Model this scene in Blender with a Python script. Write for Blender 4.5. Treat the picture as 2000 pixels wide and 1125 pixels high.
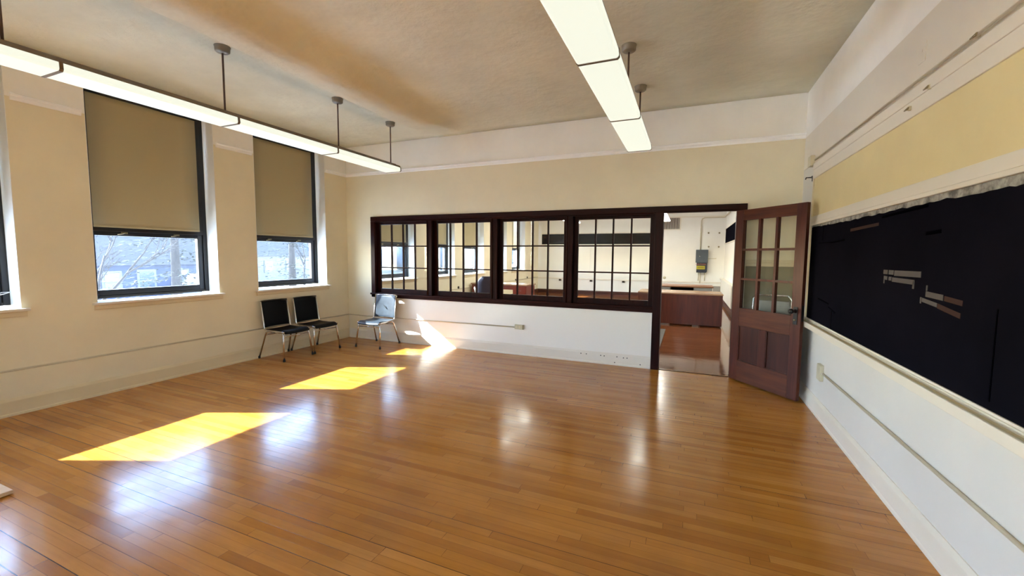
import bpy, bmesh, math, random
from mathutils import Vector, Matrix
random.seed(7)
PI = math.pi
for o in list(bpy.data.objects): bpy.data.objects.remove(o, do_unlink=True)
SC = bpy.context.scene
C = SC.collection

# ------------------------------------------------------------------ camera
def make_camera():
    yaw, pitch, roll, f = .3988, -.0774, .0079, 816.56
    cy, sy = math.cos(yaw), math.sin(yaw)
    fw = Vector((-sy*math.cos(pitch), cy*math.cos(pitch), math.sin(pitch)))
    rt = Vector((cy, sy, 0)); up = rt.cross(fw)
    r2 = rt*math.cos(roll) + up*math.sin(roll); u2 = up*math.cos(roll) - rt*math.sin(roll)
    cam = bpy.data.cameras.new('camera'); o = bpy.data.objects.new('camera', cam); C.objects.link(o)
    m = Matrix.Identity(4)
    for i in range(3):
        m[i][0] = r2[i]; m[i][1] = u2[i]; m[i][2] = -fw[i]
    m.translation = Vector((5.8513, -5.9999, 1.55))
    o.matrix_world = m
    cam.sensor_fit = 'HORIZONTAL'; cam.sensor_width = 36; cam.lens = 36*f/2000
    cam.clip_start = .05; cam.clip_end = 400
    SC.camera = o
make_camera()

# ------------------------------------------------------------------ light and exposure
SC.view_settings.view_transform = 'Standard'
SC.view_settings.look = 'None'
SC.view_settings.exposure = 0.74
SC.view_settings.gamma = 1.0
SC.view_settings.use_curve_mapping = False
SUN_DIR = Vector((1, .43, -.667)).normalized()        # the way sunlight travels
SUN_STRENGTH = 30.0
SKY_STRENGTH = 2.1
LAMP_STRENGTH = 0.55
OFFICE_LAMP_STRENGTH = 12.0
def make_light():
    w = bpy.data.worlds.new('world'); SC.world = w; w.use_nodes = True
    nt = w.node_tree; nt.nodes.clear()
    out = nt.nodes.new('ShaderNodeOutputWorld'); bg = nt.nodes.new('ShaderNodeBackground')
    sky = nt.nodes.new('ShaderNodeTexSky'); sky.sky_type = 'NISHITA'; sky.sun_disc = False
    sky.sun_elevation = math.asin(-SUN_DIR.z)
    sky.sun_rotation = math.atan2(-SUN_DIR.x, -SUN_DIR.y)
    sky.air_density = 1.0; sky.dust_density = .4; sky.ozone_density = 1.0
    nt.links.new(sky.outputs[0], bg.inputs[0]); nt.links.new(bg.outputs[0], out.inputs[0])
    bg.inputs[1].default_value = SKY_STRENGTH
    l = bpy.data.lights.new('sun', 'SUN'); l.energy = SUN_STRENGTH; l.angle = math.radians(.53); l.color = (.95, .98, .90)
    o = bpy.data.objects.new('sun', l); C.objects.link(o)
    o.rotation_euler = SUN_DIR.to_track_quat('-Z', 'Y').to_euler(); o.location = (-12, -8, 10)
make_light()
cyc = SC.cycles
cyc.max_bounces = 12; cyc.diffuse_bounces = 6; cyc.glossy_bounces = 5; cyc.transparent_max_bounces = 16
cyc.caustics_reflective = True; cyc.blur_glossy = 0.0; cyc.sample_clamp_indirect = 60

# ------------------------------------------------------------------ material helpers
def lin(c):
    return tuple(((v/255)/12.92 if v/255 <= .04045 else ((v/255+.055)/1.055)**2.4) for v in c) + (1,)
class NT:
    def __init__(s, name):
        s.m = bpy.data.materials.new(name); s.m.use_nodes = True; s.t = s.m.node_tree
        s.b = s.t.nodes['Principled BSDF']; s.out = s.t.nodes['Material Output']
    def n(s, typ, **kw):
        nd = s.t.nodes.new(typ)
        for k, v in kw.items(): setattr(nd, k, v)
        return nd
    def l(s, a, b): s.t.links.new(a, b)
    def math(s, op, a, b=None, c=None):
        nd = s.n('ShaderNodeMath', operation=op)
        for i, v in enumerate((a, b, c)):
            if v is None: continue
            if isinstance(v, (int, float)): nd.inputs[i].default_value = v
            else: s.l(v, nd.inputs[i])
        return nd.outputs[0]
    def noise(s, scale, vec=None, detail=3, rough=.5, dims='3D'):
        nd = s.n('ShaderNodeTexNoise', noise_dimensions=dims)
        nd.inputs['Scale'].default_value = scale; nd.inputs['Detail'].default_value = detail
        nd.inputs['Roughness'].default_value = rough
        if vec is not None: s.l(vec, nd.inputs['Vector'])
        return nd.outputs['Fac']
    def ramp(s, fac, stops):
        nd = s.n('ShaderNodeValToRGB'); e = nd.color_ramp.elements
        while len(e) < len(stops): e.new(.5)
        for el, (p, c) in zip(e, stops): el.position = p; el.color = c
        s.l(fac, nd.inputs[0]); return nd.outputs[0]
    def mix(s, fac, a, b, blend='MIX'):
        nd = s.n('ShaderNodeMix', data_type='RGBA', blend_type=blend)
        for i, v in ((0, fac), (6, a), (7, b)):
            if isinstance(v, (int, float)): nd.inputs[i].default_value = v
            elif isinstance(v, tuple): nd.inputs[i].default_value = v
            else: s.l(v, nd.inputs[i])
        return nd.outputs[2]
    def bump(s, h, strength=.2, dist=.01):
        nd = s.n('ShaderNodeBump'); nd.inputs['Strength'].default_value = strength; nd.inputs['Distance'].default_value = dist
        s.l(h, nd.inputs['Height']); s.l(nd.outputs[0], s.b.inputs['Normal'])
    def pos(s): return s.n('ShaderNodeNewGeometry').outputs['Position']
    def objco(s): return s.n('ShaderNodeTexCoord').outputs['Object']
    def scaled(s, vec, sc):
        nd = s.n('ShaderNodeMapping'); nd.inputs['Scale'].default_value = sc; s.l(vec, nd.inputs['Vector']); return nd.outputs[0]

def paint(name, c, rough=.6, var=.05, bump=.08, bscale=60, spec=.4):
    N = NT(name); p = N.pos()
    a = lin(c); d = tuple(v*(1-var*2.2) for v in a[:3]) + (1,)
    f = N.noise(1.7, p, 5, .6)
    N.l(N.ramp(f, [(.35, d), (.65, a)]), N.b.inputs['Base Color'])
    N.b.inputs['Roughness'].default_value = rough; N.b.inputs['Specular IOR Level'].default_value = spec
    if bump: N.bump(N.noise(bscale, p, 4), bump, .004)
    return N.m
def plain(name, c, rough=.5, metal=0., spec=.5, var=.06):
    N = NT(name); a = lin(c); d = tuple(v*(1-var*2) for v in a[:3]) + (1,)
    f = N.noise(9, N.objco(), 3)
    N.l(N.ramp(f, [(.3, d), (.7, a)]), N.b.inputs['Base Color'])
    N.b.inputs['Roughness'].default_value = rough; N.b.inputs['Metallic'].default_value = metal
    N.b.inputs['Specular IOR Level'].default_value = spec
    return N.m
def wood(name, c1, c2, axis=2, rough=.35, scale=1.0, spec=.4):
    N = NT(name); sc = [14*scale]*3; sc[axis] = 1.1*scale
    v = N.scaled(N.objco(), tuple(sc))
    f = N.noise(2.2, v, 6, .62); g = N.noise(.9, v, 2)
    f2 = N.math('MULTIPLY_ADD', g, .5, N.math('MULTIPLY', f, .6))
    N.l(N.ramp(f2, [(.32, lin(c1)), (.72, lin(c2))]), N.b.inputs['Base Color'])
    N.b.inputs['Roughness'].default_value = rough; N.b.inputs['Specular IOR Level'].default_value = spec
    N.bump(f, .06, .002)
    return N.m
def floor_mat(name, tones, gloss=(.14, .27), w=.0575):
    N = NT(name); p = N.pos()
    sx = N.n('ShaderNodeSeparateXYZ'); N.l(p, sx.inputs[0]); X, Y = sx.outputs[0], sx.outputs[1]
    v = N.math('DIVIDE', Y, w); row = N.math('FLOOR', v); fv = N.math('SUBTRACT', v, row)
    wn = N.n('ShaderNodeTexWhiteNoise', noise_dimensions='1D'); N.l(row, wn.inputs['W'])
    L = N.math('MULTIPLY_ADD', wn.outputs['Value'], .55, .75)
    wn2 = N.n('ShaderNodeTexWhiteNoise', noise_dimensions='1D'); N.l(N.math('ADD', row, 37.3), wn2.inputs['W'])
    u = N.math('ADD', N.math('DIVIDE', X, L), N.math('MULTIPLY', wn2.outputs['Value'], 9))
    col = N.math('FLOOR', u); fu = N.math('SUBTRACT', u, col)
    cb = N.n('ShaderNodeCombineXYZ'); N.l(row, cb.inputs[0]); N.l(col, cb.inputs[1])
    wid = N.n('ShaderNodeTexWhiteNoise', noise_dimensions='2D'); N.l(cb.outputs[0], wid.inputs['Vector'])
    r = wid.outputs['Value']
    tone = N.ramp(r, [(i/(len(tones)-1), lin(t)) for i, t in enumerate(tones)])
    # grain: stretched along the board, shifted per board
    cv = N.n('ShaderNodeCombineXYZ')
    N.l(N.math('MULTIPLY_ADD', X, 2.2, N.math('MULTIPLY', r, 40)), cv.inputs[0])
    N.l(N.math('MULTIPLY', Y, 42), cv.inputs[1]); N.l(N.math('MULTIPLY', r, 13), cv.inputs[2])
    g = N.noise(1.0, cv.outputs[0], 5, .6)
    c = N.mix(N.math('MULTIPLY', N.math('SUBTRACT', g, .35), .55), tone, lin((96, 55, 22)))
    st = N.noise(.9, p, 4, .65)
    c = N.mix(N.ramp(st, [(.45, (0, 0, 0, 1)), (.75, (.35, .35, .35, 1))]), c, lin((110, 62, 26)))
    # seams
    e = N.math('MINIMUM', fv, N.math('SUBTRACT', 1.0, fv))
    wn3 = N.n('ShaderNodeTexWhiteNoise', noise_dimensions='1D'); N.l(N.math('ROUND', v), wn3.inputs['W'])
    seamw = N.math('MULTIPLY_ADD', N.math('POWER', wn3.outputs['Value'], 3.0), .026, .014)
    sm = N.math('LESS_THAN', e, seamw)
    eu = N.math('MULTIPLY', N.math('MINIMUM', fu, N.math('SUBTRACT', 1.0, fu)), L)
    su = N.math('LESS_THAN', eu, .0014)
    seam = N.math('MAXIMUM', sm, su)
    dk = N.math('MULTIPLY_ADD', N.math('POWER', wn3.outputs['Value'], 1.5), .6, .4)
    c = N.mix(N.math('MULTIPLY', seam, dk), c, lin((38, 18, 8)))
    N.l(c, N.b.inputs['Base Color'])
    rn = N.noise(3.2, p, 5, .6)
    rr = N.ramp(rn, [(.3, (gloss[0],)*3 + (1,)), (.75, (gloss[1],)*3 + (1,))])
    N.l(rr, N.b.inputs['Roughness']); N.b.inputs['Specular IOR Level'].default_value = .34
    h = N.math('ADD', N.math('MULTIPLY', N.noise(5.0, p, 2), .55), N.math('MULTIPLY', r, .05))
    h = N.math('SUBTRACT', h, N.math('MULTIPLY', seam, .15))
    N.bump(h, .35, .004)
    return N.m

# ------------------------------------------------------------------ materials
M = {}
M['wall'] = paint('cream wall paint', (231, 222, 195), .55, .03, .10, 30)
M['wall_office'] = paint('white office paint', (236, 235, 228), .5, .02, .08, 30)
M['wall_white'] = paint('white wall paint', (220, 218, 212), .5, .02, .08, 30)
M['wall_upper'] = paint('pale grey wall paint', (244, 243, 238), .6, .03, .10, 25)
M['panel_yellow'] = paint('yellow cream board paint', (226, 210, 160), .6, .03, .05, 20)
M['trim'] = paint('off white trim paint', (226, 220, 206), .4, .02, .04, 40)
M['trim_cream'] = paint('cream gloss trim paint', (220, 206, 172), .4, .02, .04, 40)
M['white_reveal'] = paint('white reveal paint', (232, 235, 236), .45, .02, .05, 40)
M['rail_white'] = paint('white picture rail paint', (246, 247, 248), .35, .01, 0)
M['conduit'] = paint('painted conduit', (205, 196, 172), .4, .02, 0)
def cream_to_white():  # base colour fades from cream at the left to white further right
    N = NT('cream to white wall paint'); p = N.pos()
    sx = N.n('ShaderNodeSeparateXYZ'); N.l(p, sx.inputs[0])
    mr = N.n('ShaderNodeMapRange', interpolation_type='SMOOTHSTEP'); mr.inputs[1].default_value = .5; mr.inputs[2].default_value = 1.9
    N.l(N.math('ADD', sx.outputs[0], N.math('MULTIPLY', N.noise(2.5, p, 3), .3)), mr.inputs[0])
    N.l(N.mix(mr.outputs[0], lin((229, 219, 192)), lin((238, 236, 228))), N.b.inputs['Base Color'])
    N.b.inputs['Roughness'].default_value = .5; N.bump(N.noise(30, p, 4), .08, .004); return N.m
M['wall_graded'] = cream_to_white()
def ceiling_mat():
    N = NT('textured ceiling plaster'); p = N.pos()
    f = N.noise(1.2, p, 5, .6)
    N.l(N.ramp(f, [(.35, lin((216, 214, 194))), (.65, lin((230, 228, 208)))]), N.b.inputs['Base Color'])
    N.b.inputs['Roughness'].default_value = .75; N.b.inputs['Specular IOR Level'].default_value = .2
    h1 = N.noise(3.2, p, 3, .55); h2 = N.noise(13, p, 4, .6)
    mask = N.ramp(N.noise(.9, p, 2), [(.40, (0, 0, 0, 1)), (.62, (1, 1, 1, 1))])
    h = N.math('ADD', N.math('MULTIPLY', h1, .8), N.math('MULTIPLY', N.math('MULTIPLY', h2, mask), .35))
    N.bump(h, .6, .05); return N.m
M['ceiling'] = ceiling_mat()
M['floor'] = floor_mat('varnished maple strips', [(178, 118, 44), (190, 129, 54), (196, 136, 62), (184, 123, 50), (168, 108, 40)])
M['floor_office'] = floor_mat('varnished oak strips', [(112, 66, 38), (134, 82, 46), (124, 74, 42), (104, 56, 28)], (.05, .10))
M['mahogany'] = wood('dark mahogany', (20, 6, 6), (44, 14, 10), 2, .4, spec=.10)
M['mahogany_x'] = wood('dark mahogany lengthwise', (22, 7, 6), (48, 16, 11), 0, .4, spec=.10)
M['door_wood'] = wood('door mahogany', (52, 18, 12), (88, 40, 24), 2, .34, spec=.3)
M['door_wood_x'] = wood('door mahogany crosswise', (56, 22, 14), (100, 52, 28), 0, .34, spec=.3)
M['door_panel'] = wood('door panel mahogany', (40, 15, 12), (70, 32, 20), 2, .32, spec=.3)
M['black_metal'] = plain('black window frame', (14, 16, 22), .35)
M['navy_metal'] = plain('dark sash frame', (20, 24, 34), .3)
M['brass'] = plain('latch metal', (150, 140, 110), .35, .8)
M['iron'] = plain('black iron', (16, 16, 20), .35, .3)
M['chrome'] = plain('chrome tube', (214, 214, 216), .14, 1.0, var=.02)
M['rubber'] = plain('black rubber', (14, 14, 15), .6)
def vinyl():
    N = NT('black vinyl'); p = N.objco()
    N.b.inputs['Base Color'].default_value = lin((5, 6, 10)); N.b.inputs['Roughness'].default_value = .42
    N.b.inputs['Specular IOR Level'].default_value = .10
    N.bump(N.noise(120, p, 2), .15, .001); return N.m
M['vinyl'] = vinyl()
def vinyl_worn():
    N = NT('worn blue grey vinyl'); p = N.objco()
    f = N.noise(7, p, 5, .65)
    N.l(N.ramp(f, [(.3, lin((22, 32, 44))), (.7, lin((46, 58, 70)))]), N.b.inputs['Base Color'])
    N.b.inputs['Roughness'].default_value = .42; N.b.inputs['Specular IOR Level'].default_value = .6
    N.bump(N.noise(90, p, 2), .15, .001); return N.m
M['vinyl_worn'] = vinyl_worn()
def blind_mat():
    N = NT('blind fabric'); p = N.pos()
    N.b.inputs['Base Color'].default_value = lin((176, 164, 130)); N.b.inputs['Roughness'].default_value = .8
    N.bump(N.noise(400, p, 2), .1, .001)
    tr = N.n('ShaderNodeBsdfTranslucent'); tr.inputs[0].default_value = lin((176, 160, 120))
    mx = N.n('ShaderNodeMixShader'); mx.inputs[0].default_value = .04
    N.l(N.b.outputs[0], mx.inputs[1]); N.l(tr.outputs[0], mx.inputs[2]); N.l(mx.outputs[0], N.out.inputs[0]); return N.m
M['blind'] = blind_mat()
def glass(name, dust=.0, tint=(1, 1, 1, 1), refl=1.5):
    N = NT(name)
    t = N.n('ShaderNodeBsdfTransparent'); t.inputs[0].default_value = tint
    g = N.n('ShaderNodeBsdfGlossy'); g.inputs['Roughness'].default_value = .02
    fr = N.n('ShaderNodeFresnel'); fr.inputs[0].default_value = refl
    bf = N.n('ShaderNodeNewGeometry').outputs['Backfacing']   # reflect once, at the outer face only
    m1 = N.n('ShaderNodeMixShader'); N.l(N.math('MULTIPLY', fr.outputs[0], N.math('SUBTRACT', 1.0, bf)), m1.inputs[0]); N.l(t.outputs[0], m1.inputs[1]); N.l(g.outputs[0], m1.inputs[2])
    last = m1
    if dust:
        tr = N.n('ShaderNodeBsdfTranslucent'); tr.inputs[0].default_value = (.9, .95, 1, 1)
        m2 = N.n('ShaderNodeMixShader'); m2.inputs[0].default_value = dust
        N.l(m1.outputs[0], m2.inputs[1]); N.l(tr.outputs[0], m2.inputs[2]); last = m2
    N.l(last.outputs[0], N.out.inputs[0]); return N.m
M['glass_dusty'] = glass('dusty window glass', .005, (.93, .96, 1, 1), 1.3)
M['glass'] = glass('clear pane glass', 0, (.97, .98, .97, 1))
def emit(name, c, s):
    N = NT(name); N.b.inputs['Base Color'].default_value = lin((120, 120, 112))
    N.b.inputs['Emission Color'].default_value = lin(c); N.b.inputs['Emission Strength'].default_value = s
    N.b.inputs['Roughness'].default_value = .4; return N.m
M['diffuser'] = emit('lit acrylic diffuser', (248, 252, 234), LAMP_STRENGTH)
M['diffuser_office'] = emit('lit acrylic diffuser, brighter', (250, 250, 240), OFFICE_LAMP_STRENGTH)
M['housing'] = plain('grey brown housing', (120, 108, 92), .45)
M['canopy'] = plain('canopy grey metal', (140, 134, 122), .4, .3)
M['rod'] = plain('pendant rod', (104, 84, 74), .4, .3)
def board_mat(name='black chalkboard'):
    N = NT(name); p = N.pos()
    f = N.noise(1.4, p, 6, .65)
    N.l(N.ramp(f, [(.3, lin((14, 14, 20))), (.75, lin((23, 22, 30)))]), N.b.inputs['Base Color'])
    N.b.inputs['Roughness'].default_value = .55; N.b.inputs['Specular IOR Level'].default_value = .0; return N.m
M['board'] = board_mat()
M['board_old'] = plain('bare board residue', (92, 88, 86), .8, spec=.1)
M['board_rust'] = plain('brown board residue', (62, 44, 39), .8, spec=.1)
M['board_dark'] = plain('fresh black scar', (4, 4, 7), .8, spec=0)
def edge_mat():
    N = NT('crumbling grey edge'); p = N.pos()
    f = N.noise(14, p, 5, .7)
    N.l(N.ramp(f, [(.35, lin((88, 88, 84))), (.6, lin((168, 166, 156))), (.8, lin((200, 196, 180)))]), N.b.inputs['Base Color'])
    N.b.inputs['Roughness'].default_value = .8; N.bump(f, .8, .01); return N.m
M['edge'] = edge_mat()
M['tray'] = paint('tan chalk tray', (196, 182, 140), .5, .03, 0)
M['outlet'] = plain('ivory plastic', (206, 198, 168), .4)
M['dark_hole'] = plain('dark slot', (18, 14, 10), .7)
M['pine'] = wood('pale pine', (206, 176, 142), (226, 200, 168), 1, .6)
M['olive'] = paint('olive grey tack board', (146, 138, 112), .7, .03, .05)
M['desk_wood'] = wood('walnut laminate', (64, 24, 16), (98, 42, 26), 2, .35)
M['desk_top'] = wood('desk top laminate', (146, 112, 88), (176, 142, 112), 0, .25)
M['brown_top'] = wood('brown desk edge', (120, 78, 50), (150, 100, 66), 0, .35)
M['red_desk'] = wood('reddish desk', (92, 26, 16), (132, 44, 26), 2, .35)
M['grey_metal'] = plain('grey steel', (150, 148, 142), .4, .2)
M['panel_grey'] = plain('blue grey steel', (74, 84, 94), .45, .1)
M['panel_dark'] = plain('dark blue steel', (34, 40, 56), .45, .1)
M['yellow'] = plain('yellow sticker', (176, 166, 40), .5)
M['red_text'] = plain('faded red lettering', (176, 100, 70), .5)
M['dark_text'] = plain('dark lettering', (60, 56, 20), .5)
M['navy'] = plain('navy upholstery', (22, 26, 52), .6)
M['white_plastic'] = plain('white plastic', (225, 226, 228), .4)
M['base_dark'] = wood('dark baseboard', (44, 18, 12), (74, 32, 22), 0, .4)

# ------------------------------------------------------------------ mesh helpers
class MB:
    def __init__(s): s.bm = bmesh.new()
    def box(s, x0, x1, y0, y1, z0, z1):
        v = [s.bm.verts.new((x, y, z)) for x in (x0, x1) for y in (y0, y1) for z in (z0, z1)]
        for f in ((0, 1, 3, 2), (4, 6, 7, 5), (0, 4, 5, 1), (2, 3, 7, 6), (0, 2, 6, 4), (1, 5, 7, 3)):
            s.bm.faces.new([v[i] for i in f])
        return s
    def tube(s, pts, r, seg=12, cap=True, radii=None):
        pts = [Vector(p) for p in pts]; rings = []; n = len(pts); prev = None
        for i, p in enumerate(pts):
            t = ((pts[min(i+1, n-1)] - pts[i]).normalized() + (pts[i] - pts[max(i-1, 0)]).normalized()).normalized()
            if prev is None:
                a = Vector((0, 0, 1)) if abs(t.z) < .9 else Vector((1, 0, 0))
                u = t.cross(a).normalized()
            else: u = (prev - t*prev.dot(t)).normalized()
            prev = u; w = t.cross(u); rr = radii[i] if radii else r
            rings.append([s.bm.verts.new(p + (u*math.cos(2*PI*k/seg) + w*math.sin(2*PI*k/seg))*rr) for k in range(seg)])
        for a, b in zip(rings, rings[1:]):
            for k in range(seg):
                f = s.bm.faces.new((a[k], a[(k+1) % seg], b[(k+1) % seg], b[k])); f.smooth = True
        if cap: s.bm.faces.new(list(reversed(rings[0]))); s.bm.faces.new(rings[-1])
        return s
    def lathe(s, prof, c=(0, 0, 0), seg=24, axis=None):
        q = Vector((0, 0, 1)).rotation_difference(Vector(axis)) if axis is not None else None
        rings = []
        for r, z in prof:
            ring = []
            for k in range(seg):
                p = Vector((r*math.cos(2*PI*k/seg), r*math.sin(2*PI*k/seg), z))
                if q: p = q @ p
                ring.append(s.bm.verts.new(p + Vector(c)))
            rings.append(ring)
        for a, b in zip(rings, rings[1:]):
            for k in range(seg):
                f = s.bm.faces.new((a[k], a[(k+1) % seg], b[(k+1) % seg], b[k])); f.smooth = True
        s.bm.faces.new(list(reversed(rings[0]))); s.bm.faces.new(rings[-1]); return s
    def prism(s, prof, a0, a1, axis='y'):
        """closed 2-D profile swept along an axis; profile pairs are the other two coordinates in order"""
        def P(p, a):
            return {'y': (p[0], a, p[1]), 'x': (a, p[0], p[1]), 'z': (p[0], p[1], a)}[axis]
        A = [s.bm.verts.new(P(p, a0)) for p in prof]; B = [s.bm.verts.new(P(p, a1)) for p in prof]; n = len(prof)
        for i in range(n): s.bm.faces.new((A[i], A[(i+1) % n], B[(i+1) % n], B[i]))
        s.bm.faces.new(list(reversed(A))); s.bm.faces.new(B); return s
    def slab(s, grid, th):
        """grid[i][j] of points -> sheet with thickness vector th"""
        th = Vector(th); n, m = len(grid), len(grid[0])
        A = [[s.bm.verts.new(p) for p in r] for r in grid]; B = [[s.bm.verts.new(Vector(p)+th) for p in r] for r in grid]
        for i in range(n-1):
            for j in range(m-1):
                for G, rev in ((A, 0), (B, 1)):
                    q = [G[i][j], G[i+1][j], G[i+1][j+1], G[i][j+1]]
                    f = s.bm.faces.new(q[::-1] if rev else q); f.smooth = True
        for i in range(n-1):
            for j in (0, m-1): s.bm.faces.new((A[i][j], A[i+1][j], B[i+1][j], B[i][j]))
        for j in range(m-1):
            for i in (0, n-1): s.bm.faces.new((A[i][j], A[i][j+1], B[i][j+1], B[i][j]))
        return s
    def xf(s, m):
        bmesh.ops.transform(s.bm, matrix=m, verts=s.bm.verts); return s
    def build(s, name, mat, parent=None, bevel=0, seg=2):
        bmesh.ops.recalc_face_normals(s.bm, faces=s.bm.faces)
        me = bpy.data.meshes.new(name); s.bm.to_mesh(me); s.bm.free(); me.materials.append(mat)
        o = bpy.data.objects.new(name, me); C.objects.link(o)
        if parent is not None: o.parent = parent
        if bevel:
            b = o.modifiers.new('bevel', 'BEVEL'); b.width = bevel; b.segments = seg; b.limit_method = 'ANGLE'; b.angle_limit = math.radians(40)
        return o
def tag(o, label=None, cat=None, group=None, kind=None):
    if label: o['label'] = label
    if cat: o['category'] = cat
    if group: o['group'] = group
    if kind: o['kind'] = kind
    return o
def empty(name, loc=(0, 0, 0), rz=0, **kw):
    o = bpy.data.objects.new(name, None); C.objects.link(o); o.location = loc; o.rotation_euler = (0, 0, rz); o.empty_display_size = .1
    return tag(o, **kw)
def copy_tree(o, parent=None, skip=()):
    c = o.copy(); C.objects.link(c); c.parent = parent
    for ch in o.children:
        if ch.name.split('.')[0] in skip: continue
        copy_tree(ch, c, skip)
    return c
def struct(o): o['kind'] = 'structure'; return o
def arc(c, r, a0, a1, n, f):
    return [f(c[0] + r*math.cos(a0 + (a1-a0)*i/n), c[1] + r*math.sin(a0 + (a1-a0)*i/n)) for i in range(n+1)]

# ------------------------------------------------------------------ the room
W, H, BACK, OFF = 7.072, 3.482, -11.6, 10.7
PART = .13                                  # thickness of the wall between the rooms
WZ0, WZ1 = 1.0, 3.37
room_w = [-.495 - .64 - 1.835*k for k in range(6)]        # window centres, our room; last two unseen, added for daylight
office_w = [1.475 + 1.755*k for k in range(5)]            # window centres, the office
HW = .64
back_fill_w = [5.15]                   # centre of an unseen window, added behind the camera for fill daylight
def make_floor():
    struct(MB().box(-.4, W+.2, BACK-.2, .06, -.12, 0).build('floor', M['floor']))
    struct(MB().box(-.4, W+.2, .06, OFF+.2, -.12, 0).build('floor_office', M['floor_office']))
make_floor()
def left_wall(name, y0, y1, cs, mat):
    b = MB(); e = y0
    for c in sorted(cs):
        b.box(-.38, 0, e, c-HW, 0, H+.15); b.box(-.38, 0, c-HW, c+HW, 0, WZ0); b.box(-.38, 0, c-HW, c+HW, WZ1, H+.15); e = c+HW
    b.box(-.38, 0, e, y1, 0, H+.15)
    return struct(b.build(name, mat))
left_wall('wall_left', BACK, .07, room_w, M['wall'])
left_wall('wall_office_left', .07, OFF, office_w, M['wall'])
# partition between the rooms, with the window band and door opening left out
def partition():
    b = MB()
    b.box(0, .575, 0, PART, 0, H+.15)
    b.box(.575, 5.44, 0, PART, 0, .80)
    b.box(.575, 6.49, 0, PART, 2.20, H+.15)
    b.box(6.49, W, 0, PART, 0, H+.15)
    return struct(b.build('wall_far', M['wall']))
partition()
struct(MB().box(W, W+.2, BACK, PART, 0, H+.15).build('wall_right', M['wall_white']))
def back_wall():
    b = MB(); e = -.38
    for c in back_fill_w:
        b.box(e, c-HW, BACK-.38, BACK, 0, H+.15); b.box(c-HW, c+HW, BACK-.38, BACK, 0, WZ0); b.box(c-HW, c+HW, BACK-.38, BACK, WZ1, H+.15); e = c+HW
    b.box(e, W+.2, BACK-.38, BACK, 0, H+.15)
    return struct(b.build('wall_back', M['wall']))
back_wall()
struct(MB().box(-.38, W+.2, OFF, OFF+.2, 0, H+.15).build('wall_office_far', M['wall_office']))
struct(MB().box(W-.05, W+.2, PART, OFF, 0, H+.15).build('wall_office_right', M['wall_office']))
def ceiling():
    xs = [0, .4, .8, 1.2, 1.6, 1.9] + [1.94+.015*i for i in range(8)] + [2.1, 2.2, 2.3, 2.38] + [2.40+.02*i for i in range(18)] + [2.8+.3*i for i in range(14)] + [W+.05]
    ys = [BACK, -8, -6, -4, -2, -1.4, -1.1, -.8, -.6, -.45, -.3, -.15, 0]
    def sm(a, b, x): t = max(0, min(1, (x-a)/(b-a))); return t*t*(3-2*t)
    def z(x, y):
        d = .10*(1 - .9*sm(-1.1, -.05, y))
        return H - d*sm(1.95, 2.03, x)*(1-sm(2.42, 2.70, x))
    b = MB(); g = [[(x, y, z(x, y)) for y in ys] for x in xs]
    b.slab(g, (0, 0, .15))
    struct(b.build('ceiling', M['ceiling']))
    struct(MB().box(0, W, PART, OFF, H, H+.15).build('ceiling_office', M['ceiling']))
ceiling()
# white paint above the picture rail: a skim coat a few millimetres proud
def upper_bands():
    struct(MB().box(.004, W, -.004, 0, 2.985, H-.001).build('wall_far_upper', M['wall_upper']))
    b = MB(); e = BACK
    for c in sorted(room_w):
        b.box(0, .004, e, c-HW-.0, 2.985, H-.001); b.box(0, .004, c-HW, c+HW, WZ1+.0, H-.001); e = c+HW
    b.box(0, .004, e, 0, 2.985, H-.001)
    struct(b.build('wall_left_upper', M['wall_upper']))
    struct(MB().box(W-.004, W, BACK, -.004, 2.95, H-.001).build('wall_right_upper', M['wall_upper']))
upper_bands()
struct(MB().box(.004, 5.43, -.003, 0, 0, .80).build('wall_far_lower', M['wall_graded']))
def rail_prof(x, s=1):        # picture-rail profile standing s*depth from the wall at x
    return [(x, 2.955), (x+s*.012, 2.955), (x+s*.018, 2.968), (x+s*.018, 2.99), (x+s*.03, 3.0), (x+s*.032, 3.012), (x+s*.02, 3.018), (x, 3.018)]
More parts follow.
